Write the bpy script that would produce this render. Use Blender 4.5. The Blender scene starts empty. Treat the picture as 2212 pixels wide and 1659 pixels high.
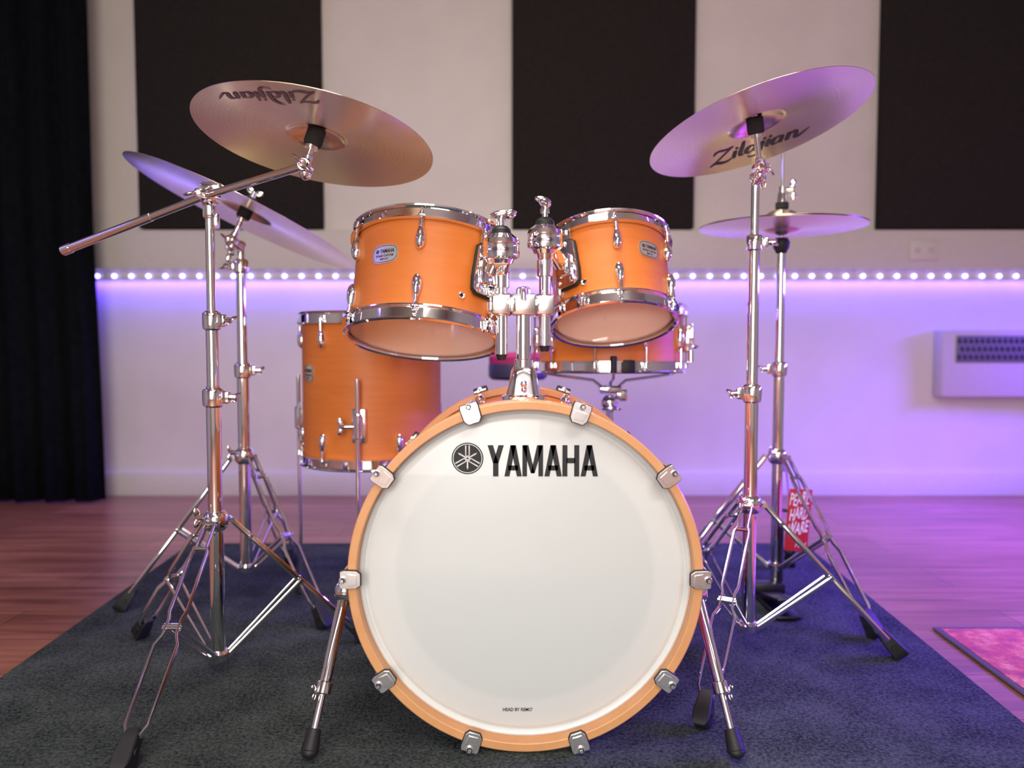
import bpy, bmesh, math, random
from mathutils import Vector as V, Matrix as Mx
random.seed(4)
COL=bpy.context.scene.collection
rad=math.radians
def T(x,y,z): return Mx.Translation((x,y,z))
def Rt(a,ax): return Mx.Rotation(a,4,ax)
def frame(o,z,xh=(1,0,0)):
    z=V(z).normalized(); x=V(xh); x=(x-z*x.dot(z)).normalized(); y=z.cross(x)
    m=Mx((x,y,z)).transposed().to_4x4(); m.translation=V(o); return m

# ---------------------------------------------------------------- materials
def nt(name):
    m=bpy.data.materials.new(name); m.use_nodes=True
    n=m.node_tree; return m,n,n.nodes['Principled BSDF']
def simple(name,col,rough=.5,metal=0,spec=None,coat=0,noise=0,nscale=40,bump=0,bscale=200,bdist=.002):
    m,n,b=nt(name); b.inputs['Roughness'].default_value=rough; b.inputs['Metallic'].default_value=metal
    if spec is not None: b.inputs['Specular IOR Level'].default_value=spec
    b.inputs['Coat Weight'].default_value=coat; b.inputs['Coat Roughness'].default_value=.15
    tc=n.nodes.new('ShaderNodeTexCoord'); nz=n.nodes.new('ShaderNodeTexNoise')
    nz.inputs['Scale'].default_value=nscale; nz.inputs['Detail'].default_value=4
    n.links.new(tc.outputs['Object'],nz.inputs['Vector'])
    cr=n.nodes.new('ShaderNodeValToRGB')
    lo=[c*(1-noise) for c in col]; hi=[min(1,c*(1+noise)) for c in col]
    cr.color_ramp.elements[0].position=.3; cr.color_ramp.elements[1].position=.7
    cr.color_ramp.elements[0].color=(*lo,1); cr.color_ramp.elements[1].color=(*hi,1)
    n.links.new(nz.outputs['Fac'],cr.inputs['Fac']); n.links.new(cr.outputs['Color'],b.inputs['Base Color'])
    if bump:
        n2=n.nodes.new('ShaderNodeTexNoise'); n2.inputs['Scale'].default_value=bscale; n2.inputs['Detail'].default_value=3
        n.links.new(tc.outputs['Object'],n2.inputs['Vector'])
        bp=n.nodes.new('ShaderNodeBump'); bp.inputs['Strength'].default_value=bump; bp.inputs['Distance'].default_value=bdist
        n.links.new(n2.outputs['Fac'],bp.inputs['Height']); n.links.new(bp.outputs['Normal'],b.inputs['Normal'])
    return m
def wood(name,c0,c1,scale,rough=.35,coat=.3,detail=6,dist=1.0):
    m,n,b=nt(name); b.inputs['Roughness'].default_value=rough
    b.inputs['Coat Weight'].default_value=coat; b.inputs['Coat Roughness'].default_value=.25
    tc=n.nodes.new('ShaderNodeTexCoord'); mp=n.nodes.new('ShaderNodeMapping'); mp.inputs['Scale'].default_value=scale
    nz=n.nodes.new('ShaderNodeTexNoise'); nz.inputs['Scale'].default_value=1; nz.inputs['Detail'].default_value=detail; nz.inputs['Distortion'].default_value=dist
    cr=n.nodes.new('ShaderNodeValToRGB'); cr.color_ramp.elements[0].position=.3; cr.color_ramp.elements[1].position=.7
    cr.color_ramp.elements[0].color=(*c0,1); cr.color_ramp.elements[1].color=(*c1,1)
    n.links.new(tc.outputs['Object'],mp.inputs['Vector']); n.links.new(mp.outputs['Vector'],nz.inputs['Vector'])
    n.links.new(nz.outputs['Fac'],cr.inputs['Fac']); n.links.new(cr.outputs['Color'],b.inputs['Base Color'])
    return m
ORANGE=wood('orange_birch',(.70,.185,.024),(.76,.215,.034),(6,6,60),rough=.5,coat=.05)
ORANGE_B=wood('orange_birch_bass',(.70,.185,.024),(.76,.215,.034),(6,60,6),rough=.5,coat=.05)
INSIDE=wood('raw_birch',(.66,.34,.16),(.78,.43,.23),(6,6,50),rough=.6,coat=0)
CHROME=simple('chrome',(.94,.94,.95),.055,1)
CLAWM=simple('claw_chrome',(.86,.85,.84),.2,.8)
STEEL=simple('brushed_steel',(.75,.73,.72),.25,1)
BLACK=simple('black_rubber',(.012,.012,.013),.55,noise=.2)
BLACKP=simple('black_ink',(.01,.01,.012),.5)
WHITEINK=simple('white_ink',(.8,.8,.8),.5)
FELT=simple('felt_black',(.02,.02,.02),.95,noise=.3)
BADGE=simple('silver_badge',(.78,.77,.76),.3,.6,noise=.05)
BADGE2=simple('bronze_badge',(.66,.60,.48),.3,.6,noise=.1)
def hoopmat():
    m,n,b=nt('maple_hoop'); b.inputs['Roughness'].default_value=.4; b.inputs['Coat Weight'].default_value=.15
    tc=n.nodes.new('ShaderNodeTexCoord'); sx=n.nodes.new('ShaderNodeSeparateXYZ')
    n.links.new(tc.outputs['Object'],sx.inputs[0])
    cb=n.nodes.new('ShaderNodeCombineXYZ'); ad=n.nodes.new('ShaderNodeMath'); ad.operation='SUBTRACT'; ad.inputs[1].default_value=.3005
    n.links.new(sx.outputs['Z'],ad.inputs[0]); n.links.new(sx.outputs['X'],cb.inputs['X']); n.links.new(ad.outputs[0],cb.inputs['Y'])
    ln=n.nodes.new('ShaderNodeVectorMath'); ln.operation='LENGTH'; n.links.new(cb.outputs[0],ln.inputs[0])
    mu=n.nodes.new('ShaderNodeMath'); mu.operation='MULTIPLY'; mu.inputs[1].default_value=2200; n.links.new(ln.outputs['Value'],mu.inputs[0])
    sn=n.nodes.new('ShaderNodeMath'); sn.operation='SINE'; n.links.new(mu.outputs[0],sn.inputs[0])
    nz=n.nodes.new('ShaderNodeTexNoise'); nz.inputs['Scale'].default_value=25; nz.inputs['Detail'].default_value=6
    n.links.new(tc.outputs['Object'],nz.inputs['Vector'])
    m2=n.nodes.new('ShaderNodeMath'); m2.operation='MULTIPLY_ADD'; m2.inputs[1].default_value=.26; m2.inputs[2].default_value=.25
    n.links.new(sn.outputs[0],m2.inputs[0])
    a2=n.nodes.new('ShaderNodeMath'); a2.operation='MULTIPLY_ADD'; a2.inputs[1].default_value=.6
    n.links.new(nz.outputs['Fac'],a2.inputs[0]); n.links.new(m2.outputs[0],a2.inputs[2])
    cr=n.nodes.new('ShaderNodeValToRGB'); cr.color_ramp.elements[0].color=(.62,.26,.09,1); cr.color_ramp.elements[1].color=(.86,.47,.22,1)
    n.links.new(a2.outputs[0],cr.inputs['Fac']); n.links.new(cr.outputs[0],b.inputs['Base Color']); return m
HOOPW=hoopmat()
def headmat():
    m,n,b=nt('coated_white_head'); b.inputs['Roughness'].default_value=.3; b.inputs['Coat Weight'].default_value=.25
    tc=n.nodes.new('ShaderNodeTexCoord'); mp=n.nodes.new('ShaderNodeMapping'); mp.inputs['Location'].default_value=(0,0,-.3005); mp.inputs['Scale'].default_value=(1,0,1)
    n.links.new(tc.outputs['Object'],mp.inputs[0])
    ln=n.nodes.new('ShaderNodeVectorMath'); ln.operation='LENGTH'; n.links.new(mp.outputs[0],ln.inputs[0])
    cr=n.nodes.new('ShaderNodeValToRGB'); e=cr.color_ramp.elements
    e[0].position=.212; e[0].color=(.70,.74,.73,1); e[1].position=.222; e[1].color=(.76,.79,.78,1)
    n.links.new(ln.outputs['Value'],cr.inputs[0]); n.links.new(cr.outputs[0],b.inputs['Base Color']); return m
HEADW=headmat()
def clearhead(name,mixf):
    m=bpy.data.materials.new(name); m.use_nodes=True; n=m.node_tree
    n.nodes.remove(n.nodes['Principled BSDF']); out=n.nodes['Material Output']
    t=n.nodes.new('ShaderNodeBsdfTransparent'); t.inputs[0].default_value=(.95,.92,.9,1)
    df=n.nodes.new('ShaderNodeBsdfDiffuse'); df.inputs[0].default_value=(.9,.7,.62,1)
    tl=n.nodes.new('ShaderNodeBsdfTranslucent'); tl.inputs[0].default_value=(.95,.8,.75,1)
    m1=n.nodes.new('ShaderNodeMixShader'); m1.inputs[0].default_value=.6; n.links.new(df.outputs[0],m1.inputs[1]); n.links.new(tl.outputs[0],m1.inputs[2])
    m0=n.nodes.new('ShaderNodeMixShader'); m0.inputs[0].default_value=mixf; n.links.new(t.outputs[0],m0.inputs[1]); n.links.new(m1.outputs[0],m0.inputs[2])
    g=n.nodes.new('ShaderNodeBsdfGlossy'); g.inputs['Roughness'].default_value=.06; g.inputs[0].default_value=(.95,.95,.95,1)
    fr=n.nodes.new('ShaderNodeFresnel'); fr.inputs[0].default_value=1.45
    mx=n.nodes.new('ShaderNodeMixShader'); n.links.new(fr.outputs[0],mx.inputs[0]); n.links.new(m0.outputs[0],mx.inputs[1]); n.links.new(g.outputs[0],mx.inputs[2])
    n.links.new(mx.outputs[0],out.inputs[0]); return m
CLEAR=clearhead('clear_resonant_head',.45); CLEART=clearhead('clear_batter_head',.12)
def cymmat(name,c0,c1,rough=.27):
    m,n,b=nt(name); b.inputs['Metallic'].default_value=1; b.inputs['Roughness'].default_value=rough
    b.inputs['Anisotropic'].default_value=.85; b.inputs['Anisotropic Rotation'].default_value=.25
    tg=n.nodes.new('ShaderNodeTangent'); tg.direction_type='RADIAL'; tg.axis='Z'; n.links.new(tg.outputs[0],b.inputs['Tangent'])
    tc=n.nodes.new('ShaderNodeTexCoord'); mp=n.nodes.new('ShaderNodeMapping'); mp.inputs['Scale'].default_value=(1,1,0)
    n.links.new(tc.outputs['Object'],mp.inputs[0]); ln=n.nodes.new('ShaderNodeVectorMath'); ln.operation='LENGTH'; n.links.new(mp.outputs[0],ln.inputs[0])
    nz=n.nodes.new('ShaderNodeTexNoise'); nz.noise_dimensions='1D'; nz.inputs['Scale'].default_value=420; nz.inputs['Detail'].default_value=2
    n.links.new(ln.outputs['Value'],nz.inputs['W'])
    cr=n.nodes.new('ShaderNodeValToRGB'); cr.color_ramp.elements[0].position=.35; cr.color_ramp.elements[1].position=.65
    cr.color_ramp.elements[0].color=(*c0,1); cr.color_ramp.elements[1].color=(*c1,1)
    n.links.new(nz.outputs['Fac'],cr.inputs[0]); n.links.new(cr.outputs[0],b.inputs['Base Color']); return m
BRASS=cymmat('cymbal_bronze',(.86,.72,.50),(.98,.87,.65))

# ---------------------------------------------------------------- mesh kit
class MB:
    def __init__(s): s.bm=bmesh.new(); s.M=Mx()
    def rings(s,rs,mi=0,closed=False,cap=True):
        vs=[[s.bm.verts.new(s.M@V(c)) for c in r] for r in rs]
        def f(l):
            try:
                q=s.bm.faces.new(l); q.material_index=mi
            except ValueError: pass
        prs=list(zip(vs,vs[1:]))
        if closed: prs.append((vs[-1],vs[0]))
        for a,b in prs:
            na,nb=len(a),len(b); k=max(na,nb)
            if na==1 and nb==1: continue
            for i in range(k):
                j=(i+1)%k
                if na==1: f([a[0],b[i],b[j]])
                elif nb==1: f([a[i],a[j],b[0]])
                else: f([a[i],a[j],b[j],b[i]])
        if cap and not closed:
            for r in (vs[0],vs[-1]):
                if len(r)>2: f(r)
        return s
    def lathe(s,prof,M=Mx(),seg=64,mi=0,closed=False,cap=False):
        rs=[]
        for r,z in prof:
            if r<1e-6: rs.append([M@V((0,0,z))])
            else: rs.append([M@V((r*math.cos(2*math.pi*i/seg),r*math.sin(2*math.pi*i/seg),z)) for i in range(seg)])
        return s.rings(rs,mi,closed,cap)
    def tube(s,p0,p1,r0,r1=None,seg=20,mi=0,bev=0):
        p0=V(p0);p1=V(p1); r1=r0 if r1 is None else r1; d=p1-p0; L=d.length
        M=frame(p0,d,(1,0,0) if abs(d.normalized().x)<.9 else (0,1,0))
        if bev: pr=[(r0-bev,0),(r0,bev),(r1,L-bev),(r1-bev,L)]
        else: pr=[(r0,0),(r1,L)]
        return s.lathe(pr,M,seg,mi,cap=True)
    def path(s,pts,r,seg=10,mi=0,rx=None,up=(0,0,1),closed=False):
        pts=[V(p) for p in pts]; n=len(pts); rs=[]
        for i,p in enumerate(pts):
            if closed: d=pts[(i+1)%n]-pts[i-1]
            else: d=(pts[min(i+1,n-1)]-pts[max(i-1,0)])
            d.normalize(); u=V(up); u=u-d*u.dot(d)
            if u.length<1e-3: u=V((1,0,0))-d*d.x
            u.normalize(); w=d.cross(u); a=rx or r
            rs.append([p+u*(r*math.cos(2*math.pi*k/seg))+w*(a*math.sin(2*math.pi*k/seg)) for k in range(seg)])
        return s.rings(rs,mi,closed=closed)
    def add(s,tmp,M,mi):
        mp={}
        for v in tmp.verts: mp[v]=s.bm.verts.new(s.M@(M@v.co))
        for f in tmp.faces:
            q=s.bm.faces.new([mp[v] for v in f.verts]); q.material_index=mi
        tmp.free(); return s
    def box(s,c,size,R=Mx(),bev=0,mi=0):
        t=bmesh.new(); bmesh.ops.create_cube(t,size=1); bmesh.ops.scale(t,vec=size,verts=t.verts)
        if bev: bmesh.ops.bevel(t,geom=t.edges[:],offset=bev,segments=2,affect='EDGES',profile=.5)
        return s.add(t,Mx.Translation(V(c))@R,mi)
    def sph(s,c,sc,R=Mx(),mi=0,seg=16,fn=None):
        t=bmesh.new(); bmesh.ops.create_uvsphere(t,u_segments=seg,v_segments=max(8,seg//2+2),radius=1)
        if not hasattr(sc,'__len__'): sc=(sc,sc,sc)
        bmesh.ops.scale(t,vec=sc,verts=t.verts)
        if fn:
            for v in t.verts: v.co=fn(v.co)
        return s.add(t,Mx.Translation(V(c))@R,mi)
    def prism(s,poly,d,M=Mx(),mi=0,bev=0):
        t=bmesh.new(); vs=[t.verts.new((x,y,-d/2)) for x,y in poly]; f=t.faces.new(vs)
        r=bmesh.ops.extrude_face_region(t,geom=[f]); bmesh.ops.translate(t,vec=(0,0,d),verts=[g for g in r['geom'] if isinstance(g,bmesh.types.BMVert)])
        bmesh.ops.recalc_face_normals(t,faces=t.faces)
        if bev: bmesh.ops.bevel(t,geom=t.edges[:],offset=bev,segments=2,affect='EDGES',profile=.5)
        return s.add(t,M,mi)
    def wing(s,c,axis,side,k=1,mi=0):
        F=frame(c,axis,side)
        s.lathe([(0,0),(.007*k,0),(.006*k,.012*k),(0,.014*k)],F,14,mi)
        for sg in (-1,1): s.sph((0,0,0),(.0105*k,.0028*k,.0065*k),F@T(sg*.0105*k,0,.0115*k)@Rt(-sg*.35,'Y'),mi,12)
        return s
    def quad(s,pts,mi=0):
        try:
            f=s.bm.faces.new([s.bm.verts.new(s.M@V(p)) for p in pts]); f.material_index=mi
        except ValueError: pass
    def mesh(s,name,mats,ang=32,recalc=True):
        if recalc: bmesh.ops.recalc_face_normals(s.bm,faces=s.bm.faces)
        for f in s.bm.faces: f.smooth=True
        me=bpy.data.meshes.new(name); s.bm.to_mesh(me); s.bm.free()
        for m in (mats if isinstance(mats,(list,tuple)) else [mats]): me.materials.append(m)
        me.set_sharp_from_angle(angle=rad(ang)); return me
    def obj(s,name,mats,parent=None,M=Mx(),label=None,ang=32):
        return inst(s.mesh(name,mats,ang),name,parent,M,label)
def inst(me,name,parent=None,M=Mx(),label=None):
    o=bpy.data.objects.new(name,me); COL.objects.link(o)
    o.matrix_basis=M
    if parent: o.parent=parent
    if label: o['label']=label
    return o
def thing(name,M,label,cat,group=None):
    o=bpy.data.objects.new(name,None); COL.objects.link(o); o.matrix_basis=M; o.empty_display_size=.05
    o['label']=label; o['category']=cat
    if group: o['group']=group
    return o
def tag(o,label,cat,group=None):
    o['label']=label; o['category']=cat
    if group: o['group']=group
def textmesh(body,w,h,mat,shear=0,bold=0,name='lettering'):
    cu=bpy.data.curves.new('t','FONT'); cu.body=body; cu.size=1; cu.shear=shear; cu.offset=bold; cu.resolution_u=3
    o=bpy.data.objects.new('t',cu); COL.objects.link(o); bpy.context.view_layer.update()
    me=bpy.data.meshes.new_from_object(o.evaluated_get(bpy.context.evaluated_depsgraph_get()))
    bpy.data.objects.remove(o); me.name=name
    return fitmesh(me,w,h,mat)
def fitmesh(me,w,h,mat):
    xs=[v.co.x for v in me.vertices]; ys=[v.co.y for v in me.vertices]
    cx,cy=(max(xs)+min(xs))/2,(max(ys)+min(ys))/2; sx=w/(max(xs)-min(xs)); sy=h/(max(ys)-min(ys)) if h else sx
    for v in me.vertices: v.co=V(((v.co.x-cx)*sx,(v.co.y-cy)*sy,0))
    me.materials.clear(); me.materials.append(mat); return me
def remap(me,fn):
    for v in me.vertices: v.co=fn(v.co)
    me.update(); return me
def script_mesh(w,h,mat,bold=1.3):
    S=[([(0,.60),(.05,.74),(.16,.80),(.32,.74),(.48,.74),(.60,.82)],[.02,.08,.10,.10,.09,.03]),
       ([(.58,.80),(.42,.55),(.22,.25),(.0,-.04)],[.05,.06,.06,.05]),
       ([(-.04,-.06),(.08,.05),(.22,.03),(.38,-.06),(.56,-.04),(.66,.06)],[.03,.1,.13,.13,.09,.02]),
       ([(.66,.34),(.72,.40),(.72,.2),(.72,.05),(.80,.02)],[.03,.09,.11,.1,.03]),
       ([(.70,.56),(.78,.60)],[.1,.1]),
       ([(.92,.86),(.92,.5),(.91,.12),(.98,.01),(1.04,.06)],[.07,.11,.11,.08,.02]),
       ([(1.34,.34),(1.24,.41),(1.12,.32),(1.10,.12),(1.2,.0),(1.32,.1)],[.04,.06,.11,.11,.07,.04]),
       ([(1.08,.98),(1.22,.88),(1.34,.66),(1.38,.3),(1.38,.08),(1.46,.01)],[.02,.08,.1,.11,.1,.03]),
       ([(1.52,.38),(1.58,.38),(1.58,.1),(1.56,-.18),(1.44,-.32),(1.3,-.3),(1.2,-.2)],[.04,.1,.11,.1,.07,.05,.02]),
       ([(1.56,.56),(1.64,.60)],[.1,.1]),
       ([(1.70,.34),(1.76,.40),(1.76,.2),(1.76,.05),(1.84,.02)],[.03,.09,.11,.1,.03]),
       ([(1.74,.56),(1.82,.60)],[.1,.1]),
       ([(2.16,.34),(2.06,.41),(1.94,.32),(1.92,.12),(2.0,.0),(2.14,.1)],[.04,.06,.11,.11,.07,.04]),
       ([(2.18,.40),(2.18,.2),(2.18,.05),(2.26,.02)],[.08,.11,.1,.03]),
       ([(2.32,.36),(2.38,.40),(2.38,.2),(2.38,.0)],[.03,.1,.11,.1]),
       ([(2.38,.26),(2.48,.40),(2.58,.40),(2.62,.2),(2.62,.06),(2.72,.03),(2.86,.22),(2.98,.40)],[.04,.07,.1,.11,.1,.07,.06,.02])]
    bm=bmesh.new()
    for pts,ws in S:
        P=[V((x,y,0)) for x,y in pts]; Q=[];W=[]
        n=len(P)
        for i in range(n-1):
            p0=P[max(i-1,0)];p1=P[i];p2=P[i+1];p3=P[min(i+2,n-1)]
            for k in range(5):
                t=k/5; q=.5*((2*p1)+(p2-p0)*t+(2*p0-5*p1+4*p2-p3)*t*t+(3*p1-p0-3*p2+p3)*t**3)
                Q.append(q); W.append((ws[i]*(1-t)+ws[i+1]*t)*bold)
        Q.append(P[-1]); W.append(ws[-1]*bold)
        L=[]
        for i,q in enumerate(Q):
            d=(Q[min(i+1,len(Q)-1)]-Q[max(i-1,0)]).normalized()
            nn=V((-d.y,d.x,0)); nn=V((nn.x*1.0,nn.y*.75,0))
            a=q+nn*W[i]*.5; b=q-nn*W[i]*.5
            L.append((bm.verts.new((a.x+a.y*.22,a.y,0)),bm.verts.new((b.x+b.y*.22,b.y,0))))
        for a,b in zip(L,L[1:]):
            bm.faces.new((a[0],a[1],b[1],b[0]))
    me=bpy.data.meshes.new('lettering'); bm.to_mesh(me); bm.free()
    return fitmesh(me,w,h,mat)

# ---------------------------------------------------------------- room
WY=3.45
WALL=simple('painted_wall',(.70,.64,.58),.4,noise=.03,nscale=6,bump=.08,bscale=120)
TRIM=simple('white_trim',(.66,.61,.55),.35,noise=.02)
HEAT=simple('heater_enamel',(.52,.47,.41),.4,noise=.02)
CEIL=simple('ceiling_paint',(.4,.38,.36),.8)
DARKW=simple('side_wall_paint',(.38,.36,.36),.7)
FRONTW=simple('front_wall_paint',(.8,.78,.76),.7)
def floormat():
    m,n,b=nt('laminate_floor'); b.inputs['Roughness'].default_value=.28
    tc=n.nodes.new('ShaderNodeTexCoord'); mp=n.nodes.new('ShaderNodeMapping'); n.links.new(tc.outputs['Object'],mp.inputs[0])
    br=n.nodes.new('ShaderNodeTexBrick'); br.inputs['Scale'].default_value=1; br.inputs['Brick Width'].default_value=1.25; br.inputs['Row Height'].default_value=.19
    br.inputs['Mortar Size'].default_value=.0015; br.inputs['Color1'].default_value=(.33,.135,.085,1); br.inputs['Color2'].default_value=(.41,.18,.115,1); br.inputs['Mortar'].default_value=(.14,.05,.03,1)
    n.links.new(mp.outputs[0],br.inputs['Vector'])
    m2=n.nodes.new('ShaderNodeMapping'); m2.inputs['Scale'].default_value=(2.5,28,1); n.links.new(tc.outputs['Object'],m2.inputs[0])
    nz=n.nodes.new('ShaderNodeTexNoise'); nz.inputs['Scale'].default_value=1; nz.inputs['Detail'].default_value=7; nz.inputs['Distortion'].default_value=.8
    n.links.new(m2.outputs[0],nz.inputs['Vector'])
    cr=n.nodes.new('ShaderNodeValToRGB'); cr.color_ramp.elements[0].position=.3; cr.color_ramp.elements[0].color=(.55,.5,.5,1); cr.color_ramp.elements[1].position=.7; cr.color_ramp.elements[1].color=(1.12,1.1,1.1,1)
    n.links.new(nz.outputs['Fac'],cr.inputs[0])
    mx=n.nodes.new('ShaderNodeMix'); mx.data_type='RGBA'; mx.blend_type='MULTIPLY'; mx.inputs[0].default_value=1
    n.links.new(br.outputs['Color'],mx.inputs[6]); n.links.new(cr.outputs[0],mx.inputs[7]); n.links.new(mx.outputs[2],b.inputs['Base Color'])
    bp=n.nodes.new('ShaderNodeBump'); bp.inputs['Strength'].default_value=.1; bp.inputs['Distance'].default_value=.001
    n.links.new(nz.outputs['Fac'],bp.inputs['Height']); n.links.new(bp.outputs[0],b.inputs['Normal']); return m
def slab(name,c,size,mat,bev=0,kind='structure'):
    b=MB(); b.box((0,0,0),size,bev=bev); o=b.obj(name,mat,None,T(*c))
    if kind: o['kind']=kind
    return o
X0,X1,Y0,ZC=-2.9,2.9,-2.6,2.7
slab('floor',((X0+X1)/2,(Y0+WY)/2,-.05),(X1-X0+.2,WY-Y0+.2,.1),floormat())
slab('ceiling',(0,(Y0+WY)/2,ZC+.05),(X1-X0+.2,WY-Y0+.2,.1),CEIL)
slab('wall_back',(0,WY+.05,ZC/2),(X1-X0+.2,.1,ZC),WALL)
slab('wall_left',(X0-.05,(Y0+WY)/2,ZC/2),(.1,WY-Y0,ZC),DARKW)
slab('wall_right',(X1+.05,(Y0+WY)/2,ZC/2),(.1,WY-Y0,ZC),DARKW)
slab('wall_front',(0,Y0-.05,ZC/2),(X1-X0+.2,.1,ZC),FRONTW)
slab('baseboard_back',(0,WY-.009,.0525),(X1-X0,.018,.105),TRIM,.003)
slab('trim_1',(0,WY-.02,1.099),(X1-X0,.04,.172),TRIM,.004)

# acoustic panels
PANEL=simple('acoustic_fabric',(.022,.018,.016),.95,noise=.25,nscale=90,bump=.4,bscale=500,spec=.2)
for i,(a,b_) in enumerate(((-1.635,-.832),(0,.797),(1.608,2.42))):
    m=MB(); m.box((0,0,.62),(b_-a,.05,1.24),bev=.006)
    o=m.obj('acoustic_panel',PANEL,None,T((a+b_)/2,WY-.026,1.19)); tag(o,'tall black fabric acoustic panel mounted on the pale wall','acoustic panel','acoustic panels on the wall')
# curtain
m=MB(); n=220; rings=[]
for zi,z in enumerate((0.012,.5,1.2,2.0,2.6)):
    r=[]
    for i in range(n+1):
        t=i/n; x=-2.72+.952*t+.012*(z<.8)*t; y=3.27+.022*math.sin(t*46+.4*math.sin(z*2))+.012*math.sin(t*97+z)
        r.append(V((x,y,z)))
    rings.append(r)
vs=[[m.bm.verts.new(c) for c in r] for r in rings]
for a,b_ in zip(vs,vs[1:]):
    for i in range(n): m.bm.faces.new((a[i],a[i+1],b_[i+1],b_[i]))
CURT=simple('curtain_fabric',(.004,.005,.0065),.95,noise=.3,nscale=30,spec=.1)
me=m.mesh('curtain',CURT,180); o=inst(me,'curtain'); tag(o,'floor-length black curtain hanging in soft folds beside the wall','curtain')
sd=o.modifiers.new('s','SOLIDIFY'); sd.thickness=.004
# led strip
led=thing('led_strip',T(0,WY-.012,.985),'string of small glowing violet-white lights running along the wall','LED strip')
m=MB(); m.box((.2,.004,0),(4.9,.006,.012)); m.obj('tape',TRIM,led)
def emit(name,col,s):
    mt=bpy.data.materials.new(name); mt.use_nodes=True; nn=mt.node_tree; nn.nodes.remove(nn.nodes['Principled BSDF'])
    e=nn.nodes.new('ShaderNodeEmission'); e.inputs[0].default_value=(*col,1); e.inputs[1].default_value=s
    nn.links.new(e.outputs[0],nn.nodes['Material Output'].inputs[0]); return mt
m=MB(); m.sph((0,0,0),.009,seg=12); lm=m.mesh('led_bulb',emit('led_glow',(.34,.30,1),10))
x=-1.84
while x<2.6:
    inst(lm,'led_bulb',led,T(x,-.006,0)); x+=.0755
# wall socket
so=thing('wall_socket',T(1.81,WY-.041,1.095),'small white double wall socket on the trunking','wall socket')
m=MB(); m.box((0,-.004,0),(.125,.008,.085),bev=.003); m.obj('plate',TRIM,so)
for sx in (-.03,.03):
    m=MB()
    m.prism([(-.012,.012),(-.012,-.012),(.012,-.012),(.012,.012)],.002,T(sx,-.0085,0)@Rt(math.pi/2,'X'),bev=.0005)
    m.obj('socket_outlet',simple('socket_grey',(.55,.5,.45),.4),so)
# heater
he=thing('wall_heater',T(2.285,WY,.45),'white wall-mounted panel heater with a dark slotted grille','heater')
m=MB(); m.box((0,-.04,.148),(.8,.08,.296),bev=.01); m.obj('body',HEAT,he)
m=MB(); m.box((.03,-.082,.212),(.74,.006,.118),bev=.002); m.obj('grille',simple('grille_grey',(.14,.13,.13),.5),he)
m=MB()
for r in range(3):
    for c in range(29): m.sph((-.328+c*.0250+(r%2)*.012,-.085,.178+r*.035),(.0100,.002,.0132),seg=8)
m.obj('grille_slot',BLACKP,he)
# carpet + rug
def carpmat():
    m,n,b=nt('charcoal_carpet'); b.inputs['Roughness'].default_value=1; b.inputs['Specular IOR Level'].default_value=.1
    tc=n.nodes.new('ShaderNodeTexCoord')
    a=n.nodes.new('ShaderNodeTexNoise'); a.inputs['Scale'].default_value=170; a.inputs['Detail'].default_value=5; a.inputs['Roughness'].default_value=.7
    c=n.nodes.new('ShaderNodeTexNoise'); c.inputs['Scale'].default_value=9; c.inputs['Detail'].default_value=4
    n.links.new(tc.outputs['Object'],a.inputs[0]); n.links.new(tc.outputs['Object'],c.inputs[0])
    mx=n.nodes.new('ShaderNodeMath'); mx.operation='MULTIPLY_ADD'; mx.inputs[1].default_value=.35; n.links.new(c.outputs[0],mx.inputs[0]); n.links.new(a.outputs[0],mx.inputs[2])
    cr=n.nodes.new('ShaderNodeValToRGB'); e=cr.color_ramp.elements; e[0].position=.5; e[0].color=(.011,.016,.017,1); e[1].position=.85; e[1].color=(.12,.14,.135,1)
    n.links.new(mx.outputs[0],cr.inputs[0]); n.links.new(cr.outputs[0],b.inputs['Base Color'])
    bp=n.nodes.new('ShaderNodeBump'); bp.inputs['Strength'].default_value=1; bp.inputs['Distance'].default_value=.006; n.links.new(a.outputs[0],bp.inputs['Height']); n.links.new(bp.outputs[0],b.inputs['Normal']); return m
m=MB(); m.prism([(-.99,.3),(.86,.3),(1.0,2.6),(-1.1,2.6)],.0045,T(0,0,.00255),bev=.001); o=m.obj('carpet',carpmat()); tag(o,'large dark charcoal carpet under the drum kit','carpet')
def rugmat():
    m_,n_,b=nt('red_rug'); b.inputs['Roughness'].default_value=.95
    tc=n_.nodes.new('ShaderNodeTexCoord'); nz=n_.nodes.new('ShaderNodeTexNoise'); nz.inputs['Scale'].default_value=16; nz.inputs['Detail'].default_value=9; nz.inputs['Roughness'].default_value=.8
    n_.links.new(tc.outputs['Object'],nz.inputs[0]); cr=n_.nodes.new('ShaderNodeValToRGB'); e=cr.color_ramp.elements
    e[0].position=.38; e[0].color=(.3,.07,.1,1); e[1].position=.62; e[1].color=(.72,.34,.18,1); k=e.new(.5); k.color=(.55,.1,.08,1)
    n_.links.new(nz.outputs['Fac'],cr.inputs[0]); n_.links.new(cr.outputs[0],b.inputs['Base Color']); return m_
rug=thing('rug',T(1.0,0,0),'mottled red and pink rug with a grey bound edge','rug')
m=MB(); m.prism([(-.035,.35),(1.3,.35),(1.3,1.803),(.025,1.803)],.007,T(0,0,.004)); m.obj('pile',rugmat(),rug)
m=MB(); m.path([(-.043,.342,.004),(1.308,.342,.004),(1.308,1.81,.004),(.018,1.81,.004)],.0038,8,rx=.010,closed=True); m.obj('border',simple('grey_binding',(.12,.10,.12),.95,spec=.1),rug)

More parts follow.
